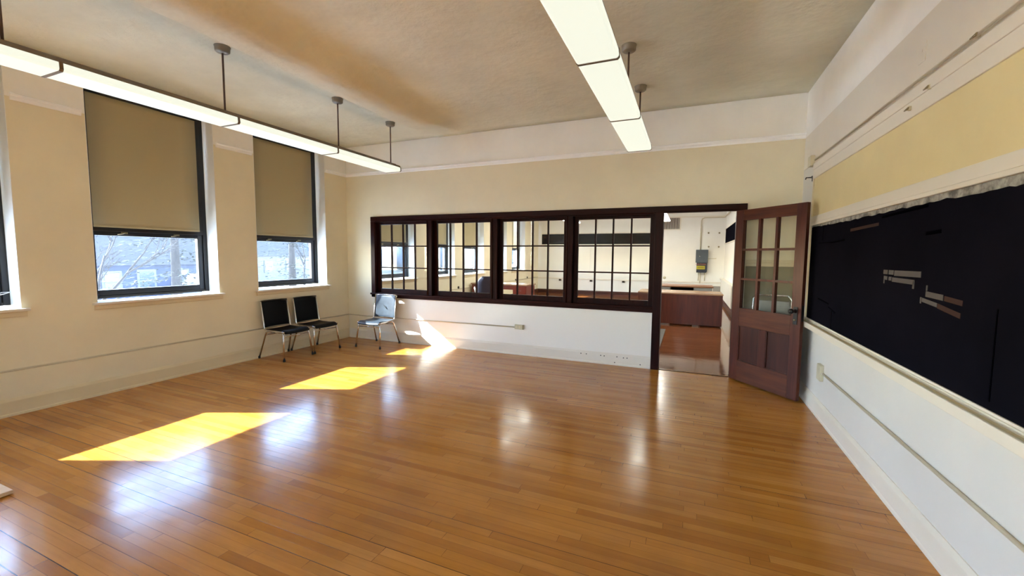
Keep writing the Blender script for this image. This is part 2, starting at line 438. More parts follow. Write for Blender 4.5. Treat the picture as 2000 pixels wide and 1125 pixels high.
def trims():
    n = [0]
    def nm(): n[0] += 1; return 'trim_%d' % n[0]
    # picture rails
    struct(MB().prism(rail_prof(0, -1), .0, W, 'x').build(nm(), M['rail_white']))
    e = BACK; b = MB()
    for c in sorted(room_w):
        b.prism(rail_prof(0), e+(.03 if e > BACK else 0), c-HW-.03, 'y'); e = c+HW
    b.prism(rail_prof(0), e+.0, 0, 'y'); struct(b.build(nm(), M['rail_white']))
    # right wall boards above the blackboard
    struct(MB().box(W-.010, W, BACK, -.03, 2.575, 2.95).build(nm(), M['trim'], bevel=.002))
    struct(MB().box(W-.022, W, BACK, -.50, 2.495, 2.565).box(W-.016, W, BACK, -.50, 2.40, 2.50).build(nm(), M['trim'], bevel=.003))
    struct(MB().box(W-.006, W, BACK, -.52, 1.985, 2.40).build(nm(), M['panel_yellow']))
    # white head trim of the blackboard, two steps
    struct(MB().box(W-.020, W, BACK, -.50, 1.92, 1.99).box(W-.028, W, BACK, -.50, 1.893, 1.918).build(nm(), M['trim'], bevel=.003))
    # cream side strip
    struct(MB().box(W-.016, W, -.555, -.50, .84, 1.90).box(W-.016, W, -.53, -.50, 1.985, 2.42).build(nm(), M['trim_cream'], bevel=.003))
    # left wall apron: thin surface conduit handled as a thing; office rails
    struct(MB().box(0, W-.05, OFF-.025, OFF, .60, .66).box(0, W-.05, OFF-.025, OFF, 2.985, 3.03).build(nm(), M['trim'], bevel=.004))
    struct(MB().box(W-.05-.12, W-.05, 6.2, OFF, .76, .80).box(W-.05-.09, W-.05, 6.6, OFF, .16, .76).build(nm(), M['trim'], bevel=.004))
    struct(MB().box(W-.05-.02, W-.05, PART, OFF, 2.0, 2.04).box(W-.07, W-.05, PART, OFF, 2.53, 2.57).build(nm(), M['trim'], bevel=.004))
    # white covered boards below the dark band of the office
    b = MB()
    for x0, x1 in ((.15, 2.2), (2.215, 4.7)): b.box(x0, x1, OFF-.012, OFF, .70, 1.98)
    struct(b.build(nm(), M['wall_office']))
    struct(MB().box(.15, 4.72, OFF-.03, OFF, 1.98, 2.025).box(.15, 4.72, OFF-.03, OFF, 2.445, 2.485).build(nm(), M['trim'], bevel=.004))
trims()
def bb(x0, x1, z=.17):         # baseboard profile between wall face x0 and front x1
    d = x1-x0
    return [(x0, 0), (x0+d*1.25, 0), (x0+d*1.25, .02), (x0+d, .03), (x0+d, z-.03), (x0+d*.5, z-.008), (x0+d*.35, z), (x0, z)]
def baseboards():
    for nm, b, m in (
        ('baseboard_left', MB().prism(bb(0, .018), BACK, 0, 'y'), 'trim_cream'),
        ('baseboard_far', MB().prism(bb(0, -.018), 0, 5.425, 'x'), 'trim'),
        ('baseboard_far_right', MB().prism(bb(0, -.018), 6.50, W, 'x'), 'trim'),
        ('baseboard_right', MB().prism([(W+a-0, z) for a, z in bb(0, -.018)], BACK, 0, 'y'), 'trim'),
        ('baseboard_office_far', MB().prism([(OFF+a, z) for a, z in bb(0, -.02)], 0, W-.05, 'x'), 'base_dark'),
        ('baseboard_office_left', MB().prism(bb(0, .02), PART, OFF, 'y'), 'base_dark'),
        ('baseboard_office_right', MB().prism([(W-.05+a, z) for a, z in bb(0, -.02)], PART, OFF, 'y'), 'base_dark')):
        struct(b.build(nm, M[m]))
baseboards()
def nail_holes():
    b = bpy.data.objects['baseboard_far']
    for x, z in ((4.44, .125), (4.52, .125), (4.73, .123), (4.78, .121), (4.96, .125), (5.05, .119), (5.10, .121), (5.28, .045), (4.93, .04)):
        MB().lathe([(.007, 0), (.008, .002), (.004, .003)], (x, -.018, z), 10, (0, -1, 0)).build('nail_hole', M['dark_hole'], b)
nail_holes()

# ------------------------------------------------------------------ outside windows
def make_window():
    """local origin: centre of the opening at wall face x=0, z=0"""
    t = empty('window_1'); struct(t)
    x0, x1 = -.30, -.215
    z0, z1 = 1.03, WZ1
    MB().box(x0, x1, -HW, -HW+.05, z0, z1).box(x0, x1, HW-.05, HW, z0, z1).box(x0, x1, -HW+.05, HW-.05, z1-.09, z1).box(x0, x1, -HW+.05, HW-.05, z0, z0+.03).build('window_frame', M['black_metal'], t, .004)
    a, b = -.29, -.235
    hy = HW-.05
    MB().box(a, b, -hy, -hy+.062, 1.06, 1.79).box(a, b, hy-.062, hy, 1.06, 1.79).box(a, b, -hy+.062, hy-.062, 1.06, 1.125).box(a, b, -hy+.062, hy-.062, 1.74, 1.79).build('lower_sash', M['navy_metal'], t, .004)
    MB().box(a-.01, x1+.004, -hy, hy, 1.79, 1.845).build('meeting_rail', M['black_metal'], t, .004)
    MB().box(a-.02, -.216, -hy, -hy+.055, 1.845, z1-.09).box(a-.02, -.216, hy-.055, hy, 1.845, z1-.09).build('upper_sash', M['black_metal'], t, .003)
    MB().box(-.266, -.262, -hy+.06, hy-.06, 1.122, 1.743).build('pane', M['glass_dusty'], t)
    MB().box(-.286, -.282, -hy+.05, hy-.05, 1.85, z1-.09).build('upper_pane', M['glass_dusty'], t)
    for s in (-.27, .27):
        MB().box(-.216, -.206, s-.03, s+.03, 1.765, 1.785).tube([(-.205, s, 1.775), (-.19, s-.02, 1.768), (-.185, s-.075, 1.755)], .006, 8).build('latch', M['brass'], t)
    for q in (-1, 1): MB().box(-.213, .0, min(q*HW, q*(HW-.004)), max(q*HW, q*(HW-.004)), 1.012, WZ1).build('reveal_lining', M['white_reveal'], t)
    # stool and apron
    st = MB().box(-.215, 0, -HW, HW, .985, 1.012); st.box(0, .052, -HW-.045, HW+.045, .985, 1.012); st.build('sill', M['trim'], t, .006, 3)
    MB().prism([(0, .93), (.012, .93), (.018, .94), (.018, .975), (.03, .985), (0, .985)], -HW-.03, HW+.03, 'y').build('apron', M['trim_cream'], t)
    return t
proto = make_window()
blind0 = empty('roller_blind', label='x', cat='blind')
def build_blind(t):
    n = 24; g = []
    for i in range(n+1):
        z = 1.835 + (3.28-1.835)*i/n
        g.append([(-.205+.0015*math.sin(5*z), -.545+1.09*j/6, z) for j in range(7)])
    MB().slab(g, (-.002, 0, 0)).build('blind_cloth', M['blind'], t)
    MB().prism([(-.211, 1.832), (-.199, 1.832), (-.199, 1.856), (-.211, 1.856)], -.545, .545, 'y').build('hem_bar', M['blind'], t, .004)
    MB().tube([(-.215, -.55, 3.30), (-.215, .55, 3.30)], .022, 16).build('roller', M['black_metal'], t)
build_blind(blind0)
blind_labels = {
 1: 'khaki roller blind on the window above the two black chairs',
 2: 'khaki roller blind on the large window at the left of the picture',
 3: 'khaki roller blind on the window cut off by the left picture edge',
 10: 'tan blind seen through the leftmost interior sash', 11: 'tan blind seen in the second interior sash, left one of its two',
 12: 'tan blind seen in the second interior sash, right one of its two', 13: 'narrow tan blind sliver seen in the third interior sash',
 14: 'blind on the last window before the far corner of the next room'}
def place_windows():
    first = True; nb = 0
    for k, c in enumerate(room_w + office_w):
        i = k+1
        if k in (4, 5):                       # unseen windows added behind the camera for more daylight; no blinds
            w = copy_tree(proto); w.name = 'window_%d' % i; w.location = (0, c, 0); continue
        if first: w, bl = proto, blind0
        else: w, bl = copy_tree(proto), copy_tree(blind0)
        first = False
        w.name = 'window_%d' % i
        w.location = (0, c, 0); bl.location = (0, c, 0)
        if k < 6:
            key = k+1
            bl['label'] = {1: blind_labels[1], 2: blind_labels[2], 3: blind_labels[3], 4: 'unseen khaki roller blind behind the camera, lowered to block stray sun'}[key]
            bl['group'] = 'roller blinds in the empty classroom'
            if key == 4: bl.scale.z = 1.54; bl.location.z = 3.28*(1-1.54)  # unseen blind stretched down to keep a stray sun patch off the floor
        else:
            bl['label'] = blind_labels[10+k-6]; bl['group'] = 'blinds in the next room'
place_windows()
for k, c in enumerate(back_fill_w):  # unseen back-wall window, put in to brighten the room
    w = copy_tree(proto); w.name = 'window_%d' % (14+k); w.location = (c, BACK, 0); w.rotation_euler = (0, 0, PI/2)

# ------------------------------------------------------------------ interior window band, casings and door
def interior_frame():
    t = struct(empty('trim_20'))
    F, B2 = -.035, PART+.02
    # outer casing boards
    MB().box(.575, 6.50, F, .02, 2.135, 2.22).box(.575, 6.49, .02, B2, 2.15, 2.20).build('head_casing', M['mahogany_x'], t, .006)
    MB().prism([(F-.012, 2.118), (F-.012, 2.13), (F, 2.14), (F, 2.118)], .68, 5.40, 'x').build('head_moulding', M['mahogany_x'], t)
    MB().box(.575, .665, F, .02, .785, 2.135).box(.575, .66, .02, B2, .80, 2.15).build('side_casing', M['mahogany'], t, .006)
    MB().box(.575, 5.42, F-.0, .02, .785, .845).box(.56, 5.42, F-.02, F, .83, .862).box(.66, 5.42, .0, B2, .80, .862).build('interior_sill', M['mahogany_x'], t, .006)
    for xa, xb in ((1.775, 1.870), (2.985, 3.080), (4.195, 4.29)):
        MB().box(xa, xb, F-.005, B2-.02, .84, 2.14).build('post', M['mahogany'], t, .008)
        MB().tube([((xa+.012), F-.01, .865), ((xa+.012), F-.01, 2.12)], .009, 8).build('post_bead', M['mahogany'], t)
    # door casing
    MB().box(5.415, 5.52, F, .03, 0, 2.14).box(5.435, 5.52, .03, B2, 0, 2.14).build('door_casing', M['mahogany'], t, .006)
    MB().box(6.39, 6.50, F, .03, 0, 2.14).box(6.39, 6.49, .03, B2, 0, 2.14).build('door_casing', M['mahogany'], t, .006)
    MB().box(5.50, 6.41, F, .03, 2.13, 2.15).build('door_head', M['mahogany_x'], t)
    MB().box(5.52, 6.39, .0, .022, 0, .006).build('threshold', M['mahogany_x'], t, .002)
interior_frame()
def sashes():
    gx = [(.72, 1.712), (1.928, 2.915), (3.14, 4.132), (4.35, 5.35)]
    for i, (a, b) in enumerate(gx):
        t = struct(empty('window_%d' % (20+i)))
        z0, z1 = .94, 2.078
        y0, y1 = .045, .085
        l = {0: .66, 1: 1.87, 2: 3.08, 3: 4.29}[i]; r = {0: 1.775, 1: 2.985, 2: 4.195, 3: 5.425}[i]
        MB().box(l, a, y0, y1, .86, 2.15).box(b, r, y0, y1, .86, 2.15).box(a, b, y0, y1, .86, z0).box(a, b, y0, y1, z1, 2.15).build('sash_frame', M['mahogany'], t, .004)
        m = MB(); w = (b-a)/4; h = (z1-z0)/3
        for k in (1, 2, 3): m.box(a+k*w-.011, a+k*w+.011, y0+.005, y1-.005, z0, z1)
        for k in (1, 2): m.box(a, b, y0+.006, y1-.006, z0+k*h-.010, z0+k*h+.010)
        m.build('muntin_grid', M['mahogany'], t)
        MB().box(a, b, .064, .067, z0, z1).build('pane', M['glass'], t)
sashes()

def make_door():
    # local: x along the leaf from the hinge, y = 0 front face (seen), thickness to +y, z up
    t = struct(empty('door_1', (6.375, -.085, 0)))
    ang = math.atan2(-.777, .629); t.rotation_euler = (0, 0, ang)
    Wd, T, z0, z1 = .925, .044, .02, 2.125
    st = .115
    MB().box(0, st, 0, T, z0, z1).box(Wd-st, Wd, 0, T, z0, z1).build('stile', M['door_wood'], t, .003)
    zl0, zl1, zg0, zg1, zt = .27, .71, .93, 2.0, 2.125
    MB().box(st, Wd-st, 0, T, zg1, zt).box(st, Wd-st, 0, T, zl1, zg0).box(st, Wd-st, 0, T, z0, zl0).build('rail', M['door_wood_x'], t, .003)
    cx = Wd/2
    MB().box(cx-.05, cx+.05, 0, T, zl0, zl1).build('center_mullion', M['door_wood'], t, .003)
    for a, b in ((st, cx-.05), (cx+.05, Wd-st)):
        MB().box(a, b, .014, T-.014, zl0, zl1).build('lower_panel', M['door_panel'], t)
        MB().box(a, a+.012, .004, .016, zl0, zl1).box(b-.012, b, .004, .016, zl0, zl1).box(a, b, .004, .016, zl0, zl0+.012).box(a, b, .004, .016, zl1-.012, zl1).build('panel_moulding', M['door_panel'], t)
    g = MB(); gw = (Wd-2*st)/3; gh = (zg1-zg0)/3
    for k in (1, 2): g.box(st+k*gw-.015, st+k*gw+.015, .003, T-.003, zg0, zg1)
    for k in (1, 2): g.box(st, Wd-st, .004, T-.004, zg0+k*gh-.013, zg0+k*gh+.013)
    g.build('muntin_grid', M['door_wood'], t)
    MB().box(st, Wd-st, .020, .024, zg0, zg1).build('pane', M['glass'], t)
    # lock plate and knob
    p = MB().box(Wd-.085, Wd-.035, -.006, 0, .84, 1.03).build('lock_plate', M['iron'], t, .004)
    MB().lathe([(.022, 0), (.022, .006), (.010, .010), (.009, .035), (.018, .042), (.027, .052), (.029, .062), (.024, .074), (.010, .080)], (Wd-.062, -.004, .985), 20, (0, -1, 0)).build('knob', M['iron'], p)
    MB().lathe([(.009, 0), (.009, .01), (.004, .014)], (Wd-.06, -.005, .89), 12, (0, -1, 0)).build('keyhole', M['brass'], p)
    MB().box(Wd-.001, Wd+.003, .008, T-.008, .88, 1.05).build('latch_plate', M['iron'], t)
    for z in (.30, 1.06, 1.86):
        MB().tube([(-.006, T-.002, z-.045), (-.006, T-.002, z+.045)], .008, 10).build('hinge', M['iron'], t)
make_door()

# ------------------------------------------------------------------ pendant light runs
def light_run(cx, joints, rods, label, end_y, tail_y, xz=2.775, top=H, dif='diffuser'):
    t = empty('pendant_light', (cx, end_y, 0), label=label, cat='ceiling light', group='suspended fluorescent light runs')
    def Y(y): return y-end_y
    z0 = xz; hw = .135
    prof = [(-hw+.012, z0), (hw-.012, z0), (hw, z0+.012), (hw-.004, z0+.058), (-hw+.004, z0+.058), (-hw, z0+.012)]
    ys = [end_y] + joints + [tail_y]
    for a, b in zip(ys, ys[1:]):
        MB().prism(prof, Y(a)-.008, Y(b)+.008, 'y').build('diffuser', M[dif], t, .006, 3)
    big = [(x*1.012 + (0.0), z) for x, z in [(-hw+.010, z0-.003), (hw-.010, z0-.003), (hw+.002, z0+.011), (hw-.002, z0+.062), (-hw+.002, z0+.062), (-hw-.002, z0+.011)]]
    for j in joints:
        MB().prism(big, Y(j)-.010, Y(j)+.010, 'y').build('joint_band', M['housing'], t)
    MB().prism(big, Y(end_y)-.006, Y(end_y)+.004, 'y').build('end_cap', M['housing'], t)
    MB().prism([(-hw+.006, z0+.058), (hw-.006, z0+.058), (hw-.012, z0+.085), (.06, z0+.09), (.05, z0+.115), (-.05, z0+.115), (-.06, z0+.09), (-hw+.012, z0+.085)], Y(tail_y), Y(end_y), 'y').build('housing', M['housing'], t, .003)
    for r in rods:
        zt = top
        MB().tube([(0, Y(r), z0+.11), (0, Y(r), zt-.02)], .0085, 10).build('rod', M['rod'], t)
        MB().lathe([(.012, -.062), (.05, -.055), (.062, -.045), (.064, -.012), (.068, -.004), (.068, 0)], (0, Y(r), zt), 28).build('canopy', M['canopy'], t)
    return t
light_run(1.745, [-2.04, -3.26, -4.48, -5.70, -6.92], [-.90, -1.90, -3.30, -4.70, -6.2], 'long suspended fluorescent light run beside the windows', -.84, -8.1)
light_run(5.272, [-2.04, -3.26, -4.48, -5.70, -6.92], [-.90, -1.90, -3.30, -4.70, -6.2], 'long suspended fluorescent light run nearer the blackboard wall', -.84, -8.1)
light_run(5.07, [8.4, 7.2, 6.0, 4.8, 3.6], [9.4, 8.2, 5.8, 3.4], 'fluorescent light run in the next room, its end seen in the doorway', 9.62, 2.4, dif='diffuser_office')
light_run(1.9, [8.4, 7.2, 6.0, 4.8, 3.6], [9.4, 8.2, 5.8, 3.4], 'fluorescent light run in the next room, behind the top of the interior sashes', 9.62, 2.4, dif='diffuser_office')

# ------------------------------------------------------------------ blackboard
def blackboard():
    t = empty('blackboard', (W, -2.2, 0), label='long black chalkboard with torn grey marks on the right wall', cat='blackboard')
    X = 0.0
    def Y(y): return y+2.2
    MB().box(-.010, 0, Y(BACK+.05), Y(-.555), .905, 1.893).build('writing_surface', M['board'], t)
    # ragged strip along the top
    b = MB(); ys = []; y = -.56
    while y > -11.4: ys.append(y); y -= random.uniform(.03, .09)
    top = [(Y(v), 1.892) for v in ys]; bot = []
    for v in ys: bot.append((Y(v), 1.892 - (.012 + .018*min(1, (-v-.5)/1.2) + random.uniform(-.004, .006) + (.012 if v < -3.2 else 0))))
    A = [b.bm.verts.new((-.014, y, z)) for y, z in top]; B = [b.bm.verts.new((-.014, y, z)) for y, z in bot]
    A2 = [b.bm.verts.new((-.008, y, z)) for y, z in top]; B2 = [b.bm.verts.new((-.008, y, z)) for y, z in bot]
    for i in range(len(A)-1):
        b.bm.faces.new((A[i], A[i+1], B[i+1], B[i])); b.bm.faces.new((B[i], B[i+1], B2[i+1], B2[i])); b.bm.faces.new((A2[i], A2[i+1], A[i+1], A[i]))
    b.build('crumbled_edge', M['edge'], t)
    def mark(name, mat, quads):
        for pts in quads:
            m = MB()
            A = [m.bm.verts.new((-.0125, Y(y), z)) for y, z in pts]; B = [m.bm.verts.new((-.009, Y(y), z)) for y, z in pts]; n = len(pts)
            m.bm.faces.new(A)
            for i in range(n): m.bm.faces.new((A[i], A[(i+1) % n], B[(i+1) % n], B[i]))
            m.build(name, M[mat], t)
    def bar(y0, y1, z0, z1, h): return [(y0, z0), (y1, z1), (y1, z1-h), (y0, z0-h)]
    mark('torn_mark', 'board_old', [bar(-2.44, -2.50, 1.475, 1.475, .028), bar(-2.52, -2.585, 1.475, 1.475, .028), bar(-2.60, -2.93, 1.475, 1.478, .034),
         bar(-2.45, -2.50, 1.435, 1.433, .024), bar(-2.525, -2.56, 1.432, 1.432, .024), bar(-2.575, -2.86, 1.43, 1.427, .028), bar(-2.845, -2.862, 1.42, 1.42, .045), bar(-2.45, -2.462, 1.42, 1.42, .035)])
    mark('torn_mark', 'board_old', [bar(-3.0, -3.17, 1.372, 1.366, .030), bar(-3.0, -3.012, 1.405, 1.405, .03), bar(-2.945, -2.957, 1.335, 1.335, .035), bar(-2.965, -3.12, 1.333, 1.318, .022)])
    mark('rusty_mark', 'board_rust', [bar(-3.185, -3.34, 1.362, 1.352, .026), bar(-3.125, -3.33, 1.318, 1.29, .026), bar(-1.75, -2.30, 1.79, 1.80, .022)])
    mark('black_scar', 'board_dark', [bar(-.85, -1.25, 1.705, 1.70, .008), bar(-1.25, -1.62, 1.70, 1.712, .014), bar(-2.35, -2.95, 1.84, 1.852, .016), bar(-2.95, -3.10, 1.70, 1.705, .02),
         bar(-.95, -1.3, 1.15, 1.13, .012), bar(-1.3, -1.5, 1.10, 1.07, .01), bar(-1.40, -1.412, 1.08, 1.08, .17), bar(-3.585, -3.592, 1.34, 1.34, .40), bar(-.98, -.987, 1.86, 1.86, .14)])
    # chalk tray
    MB().prism([(0, .905), (-.018, .905), (-.022, .895), (-.014, .885), (-.014, .868), (0, .868)], Y(BACK+.05), Y(-.52), 'y').build('tray_moulding', M['trim'], t)
    MB().box(-.062, 0, Y(BACK+.05), Y(-.52), .845, .868).build('tray_shelf', M['tray'], t, .003)
    MB().prism([(-.074, .826), (-.058, .826), (-.058, .882), (-.074, .882)], Y(BACK+.05), Y(-.52), 'y').build('tray_lip', M['trim'], t, .004)
    MB().prism([(0, .80), (-.02, .80), (-.035, .826), (-.058, .835), (-.058, .845), (0, .845)], Y(BACK+.05), Y(-.52), 'y').build('tray_support', M['trim'], t)
blackboard()

# ------------------------------------------------------------------ small wall things
def conduit(name, pts, r, label, mat='conduit', cat='conduit', group=None):
    o = MB().tube(pts, r, 10).build(name, M[mat]); return tag(o, label, cat, group)
conduit('wall_conduit', [(.010, BACK+.02, .435), (.010, -.025, .430)], .010, 'thin painted conduit running low along the window wall')
conduit('wall_conduit', [(.025, -.010, .427), (3.39, -.010, .434)], .009, 'thin painted conduit from the corner to the outlet under the interior windows')
conduit('wall_conduit', [(W-.010, -1.27, .455), (W-.010, BACK+.02, .455)], .010, 'thin white conduit running from the outlet under the blackboard')
conduit('wall_conduit', [(W-.030, -.60, 2.585), (W-.030, BACK+.02, 2.585)], .008, 'thin painted conduit running high above the blackboard')
def outlet_far():
    t = empty('outlet', (3.46, 0, .442), label='ivory surface outlet under the interior windows', cat='outlet')
    MB().box(-.075, .055, -.035, 0, -.036, .036).build('box', M['outlet'], t, .004)
    MB().box(.055, .074, -.03, 0, -.036, .036).build('side_plate', M['brass'], t, .002)
    for dx in (-.04, .01):
        MB().box(dx-.013, dx+.013, -.038, -.034, -.018, .018).build('socket', M['trim_cream'], t, .004)
outlet_far()
def outlet_right():
    t = empty('outlet', (W, -1.2, .455), label='ivory cover plate low on the right wall near the door', cat='outlet')
    MB().box(-.032, 0, -.06, .055, -.08, .075).build('box', M['outlet'], t, .006)
    MB().lathe([(.010, 0), (.010, .02), (.006, .024)], (-.015, -.06, 0), 12, (0, -1, 0)).build('connector', M['trim'], t)
outlet_right()
def junction():
    t = empty('junction_box', (W, -.44, 2.60), label='beige junction box high in the corner above the door', cat='junction box')
    MB().box(-.05, 0, -.06, .05, -.055, .055).build('box', M['outlet'], t, .004)
    MB().tube([(-.025, .05, -.03), (-.025, .10, -.04), (-.02, .12, -.02)], .006, 8).build('wire_stub', M['iron'], t)
junction()
def black_hook():
    t = empty('wall_bracket', (W, -.36, 2.42), label='small black metal bracket on the right wall above the door', cat='bracket')
    MB().tube([(0, 0, .02), (-.05, 0, .02), (-.055, 0, -.0)], .006, 8).build('arm', M['iron'], t)
    MB().box(-.006, 0, -.05, .005, .012, .03).box(-.006, 0, -.05, -.04, -.03, .03).build('plate', M['iron'], t)
black_hook()
clipspec = [(-2.66, 2.453, 'small metal clip on the trim above the blackboard, lowest of three'), (-2.88, 2.50, 'small metal clip on the trim above the blackboard, middle of three'), (-3.29, 2.585, 'small metal clip holding the high conduit, topmost of three')]
c0 = None
for y, z, lab in clipspec:
    if c0 is None:
        c0 = empty('wall_clip', label=lab, cat='clip', group='clips above the blackboard')
        MB().tube([(-.016, .0, .02), (-.034, .0, .0), (-.03, -.03, .0), (-.028, -.035, .012)], .004, 8).build('clip_wire', M['brass'], c0)
        MB().box(-.018, -.0, -.008, .008, -.0, .026).build('clip_base', M['outlet'], c0, .002)
        o = c0
    else: o = copy_tree(c0)
    o['label'] = lab; o.location = (W-.012, y, z-.008)
tag(MB().box(W-.014, W-.010, -2.78, -2.70, 2.69, 2.80).box(W-.017, W-.013, -2.745, -2.735, 2.75, 2.765).build('blank_plate', M['trim'], bevel=.002), 'white blank plate painted over high on the right wall', 'wall plate')
def cord():
    t = empty('blind_cord', (-.19, -4.2, 1.13), label='tangled white blind cord on the window at the left picture edge', cat='cord')
    MB().tube([(0, .03, .03), (0, -.02, .012), (.005, -.08, 0), (.01, -.2, -.005)], .004, 8).tube([(0, .03, .03), (.006, -.03, .03), (.004, -.07, .005), (0, -.16, .02)], .003, 8).build('cord_loop', M['white_plastic'], t)
cord()
# pale plank end on the floor, bottom left
pl = empty('wood_plank', (1.77, -5.4, 0), label='end of a pale pine board lying on the floor at the left edge', cat='plank')
MB().box(-.15, .15, -.6, .53, .006, .030).build('board', M['pine'], pl, .003)
for y0 in (-.5, .40): MB().box(-.14, .14, y0, y0+.045, 0, .007).build('batten', M['pine'], pl)
# panel behind the door
def tackboard():
    t = empty('tack_board', (6.78, 0, 0), label='olive tack board with cream top rail on the wall behind the open door', cat='board')
    MB().box(-.27, .28, -.008, 0, .30, 1.44).build('panel', M['olive'], t)
    MB().box(-.27, .28, -.022, 0, 1.44, 1.52).box(-.27, .28, -.03, 0, 1.475, 1.49).build('rail', M['trim_cream'], t, .004)
tackboard()
def folding_chair():
    t = empty('folding_chair', (6.80, -.13, 0), -.25, label='folded chrome chair leaning behind the glazed door', cat='chair')
    def lean(y, z): return (y + .10*(z/1.0)*0, z)
    fr = MB()
    fr.tube([(-.2, -.12, .02), (-.2, .0, 1.05)] + [(-.2+.04, .012, 1.095), (.16, .012, 1.095)] + [(.2, 0, 1.05), (.2, -.12, .02)], .012, 10)
    fr.build('leg_frame', M['chrome'], t)
    MB().tube([(-.17, .02, .02), (-.17, -.09, .80), (.17, -.09, .80), (.17, .02, .02)], .011, 10).build('rear_frame', M['chrome'], t)
    MB().tube([(-.19, -.05, .35), (.19, -.10, .86)], .010, 10).build('brace', M['chrome'], t)
    MB().box(-.18, .18, -.03, -.012, .82, 1.03).build('backrest', M['grey_metal'], t, .006)
    MB().box(-.16, .16, -.085, -.070, .30, .68).build('seat', M['grey_metal'], t, .006)
folding_chair()

# ------------------------------------------------------------------ chairs
def make_chair(vin):
    t = empty('stacking_chair', label='x', cat='chair')
    # local: faces +x, width along y
    # seat pad, gently dished, waterfall front
    g = []
    for i in range(15):
        u = i/14; x = -.17 + .425*u
        z = .438 - .012*math.sin(PI*min(1, u*1.15)) - (.035*max(0, (u-.82)/.18)**2)
        g.append([(x, (-.212+.424*j/10), z + .008*(abs(j-5)/5)**2 - .006*(1-u)) for j in range(11)])
    MB().slab(g, (0, 0, -.024)).build('seat', vin, t, .006)
    # backrest, slightly curved
    g = []
    for i in range(11):
        u = i/10; z = .465 + .375*u; x = -.168 - .055*u
        g.append([(x - .018*(1-(abs(j-5)/5)**2), -.205+.41*j/10, z - .006*(abs(j-5)/5)**2) for j in range(11)])
    MB().slab(g, (-.016, 0, 0)).build('backrest', vin, t, .005)
    # side frames: flat chrome edge running from back top down and under the seat to the front
    for s in (-1, 1):
        y = s*.218
        pts = [(-.228, y, .845), (-.170, y, .475)] + [(-.165+.025*(1-math.cos(a)), y, .465-.035*math.sin(a)) for a in (.5, 1.0, 1.5)] + [(-.10, y, .425), (.20, y, .420), (.245, y, .412)]
        MB().tube(pts, .011, 10).build('side_rail', M['chrome'], t)
    MB().tube([(-.228, -.218, .845), (-.236, -.14, .848), (-.242, 0, .849), (-.236, .14, .848), (-.228, .218, .845)], .010, 10).build('top_rail', M['chrome'] if vin is M['vinyl_worn'] else M['rubber'], t)
    for s in (-1, 1):
        # front leg bends out from under the seat
        l = MB().tube([(.16, s*.19, .405), (.20, s*.205, .402), (.218, s*.214, .388), (.226, s*.220, .36), (.262, s*.245, .02)], .0125, 12).build('leg', M['chrome'], t)
        MB().lathe([(.0155, 0), (.0165, .006), (.0165, .03), (.014, .034)], (.263, s*.246, 0), 14).build('rubber_foot', M['rubber'], l)
        l = MB().tube([(-.05, s*.19, .405), (-.11, s*.205, .402), (-.135, s*.214, .388), (-.148, s*.218, .36), (-.258, s*.245, .02)], .0125, 12).build('leg', M['chrome'], t)
        MB().lathe([(.0155, 0), (.0165, .006), (.0165, .03), (.014, .034)], (-.259, s*.246, 0), 14).build('rubber_foot', M['rubber'], l)
        MB().tube([(.17, s*.19, .404), (-.06, s*.19, .404)], .011, 10).build('seat_bar', M['chrome'], t)
    MB().tube([(.229, -.221, .352), (.229, .221, .352)], .009, 10).build('stretcher', M['chrome'], t)
    MB().tube([(-.155, -.219, .352), (-.155, .219, .352)], .009, 10).build('stretcher', M['chrome'], t)
    return t
ch = make_chair(M['vinyl']); ch.location = (.285, -1.575, 0); ch.rotation_euler = (0, 0, .0)
ch['label'] = 'black vinyl chair with chrome legs under the window, left one of the pair'; ch['group'] = 'pair of black chairs under the window'
c2 = copy_tree(ch); c2.location = (.295, -1.035, 0); c2.rotation_euler = (0, 0, -.03)
c2['label'] = 'black vinyl chair with chrome legs, the one of the pair nearer the corner'
c3 = make_chair(M['vinyl_worn']); c3.location = (.985, -.355, 0); c3.rotation_euler = (0, 0, -PI/2+.03)
c3['label'] = 'sunlit blue grey chair with chrome frame standing below the dark interior window'
MB().prism([(-.03, .66), (.028, .60), (.034, .606), (-.024, .667)], -.20, -.196, 'x').build('tear', M['rubber'], c3)

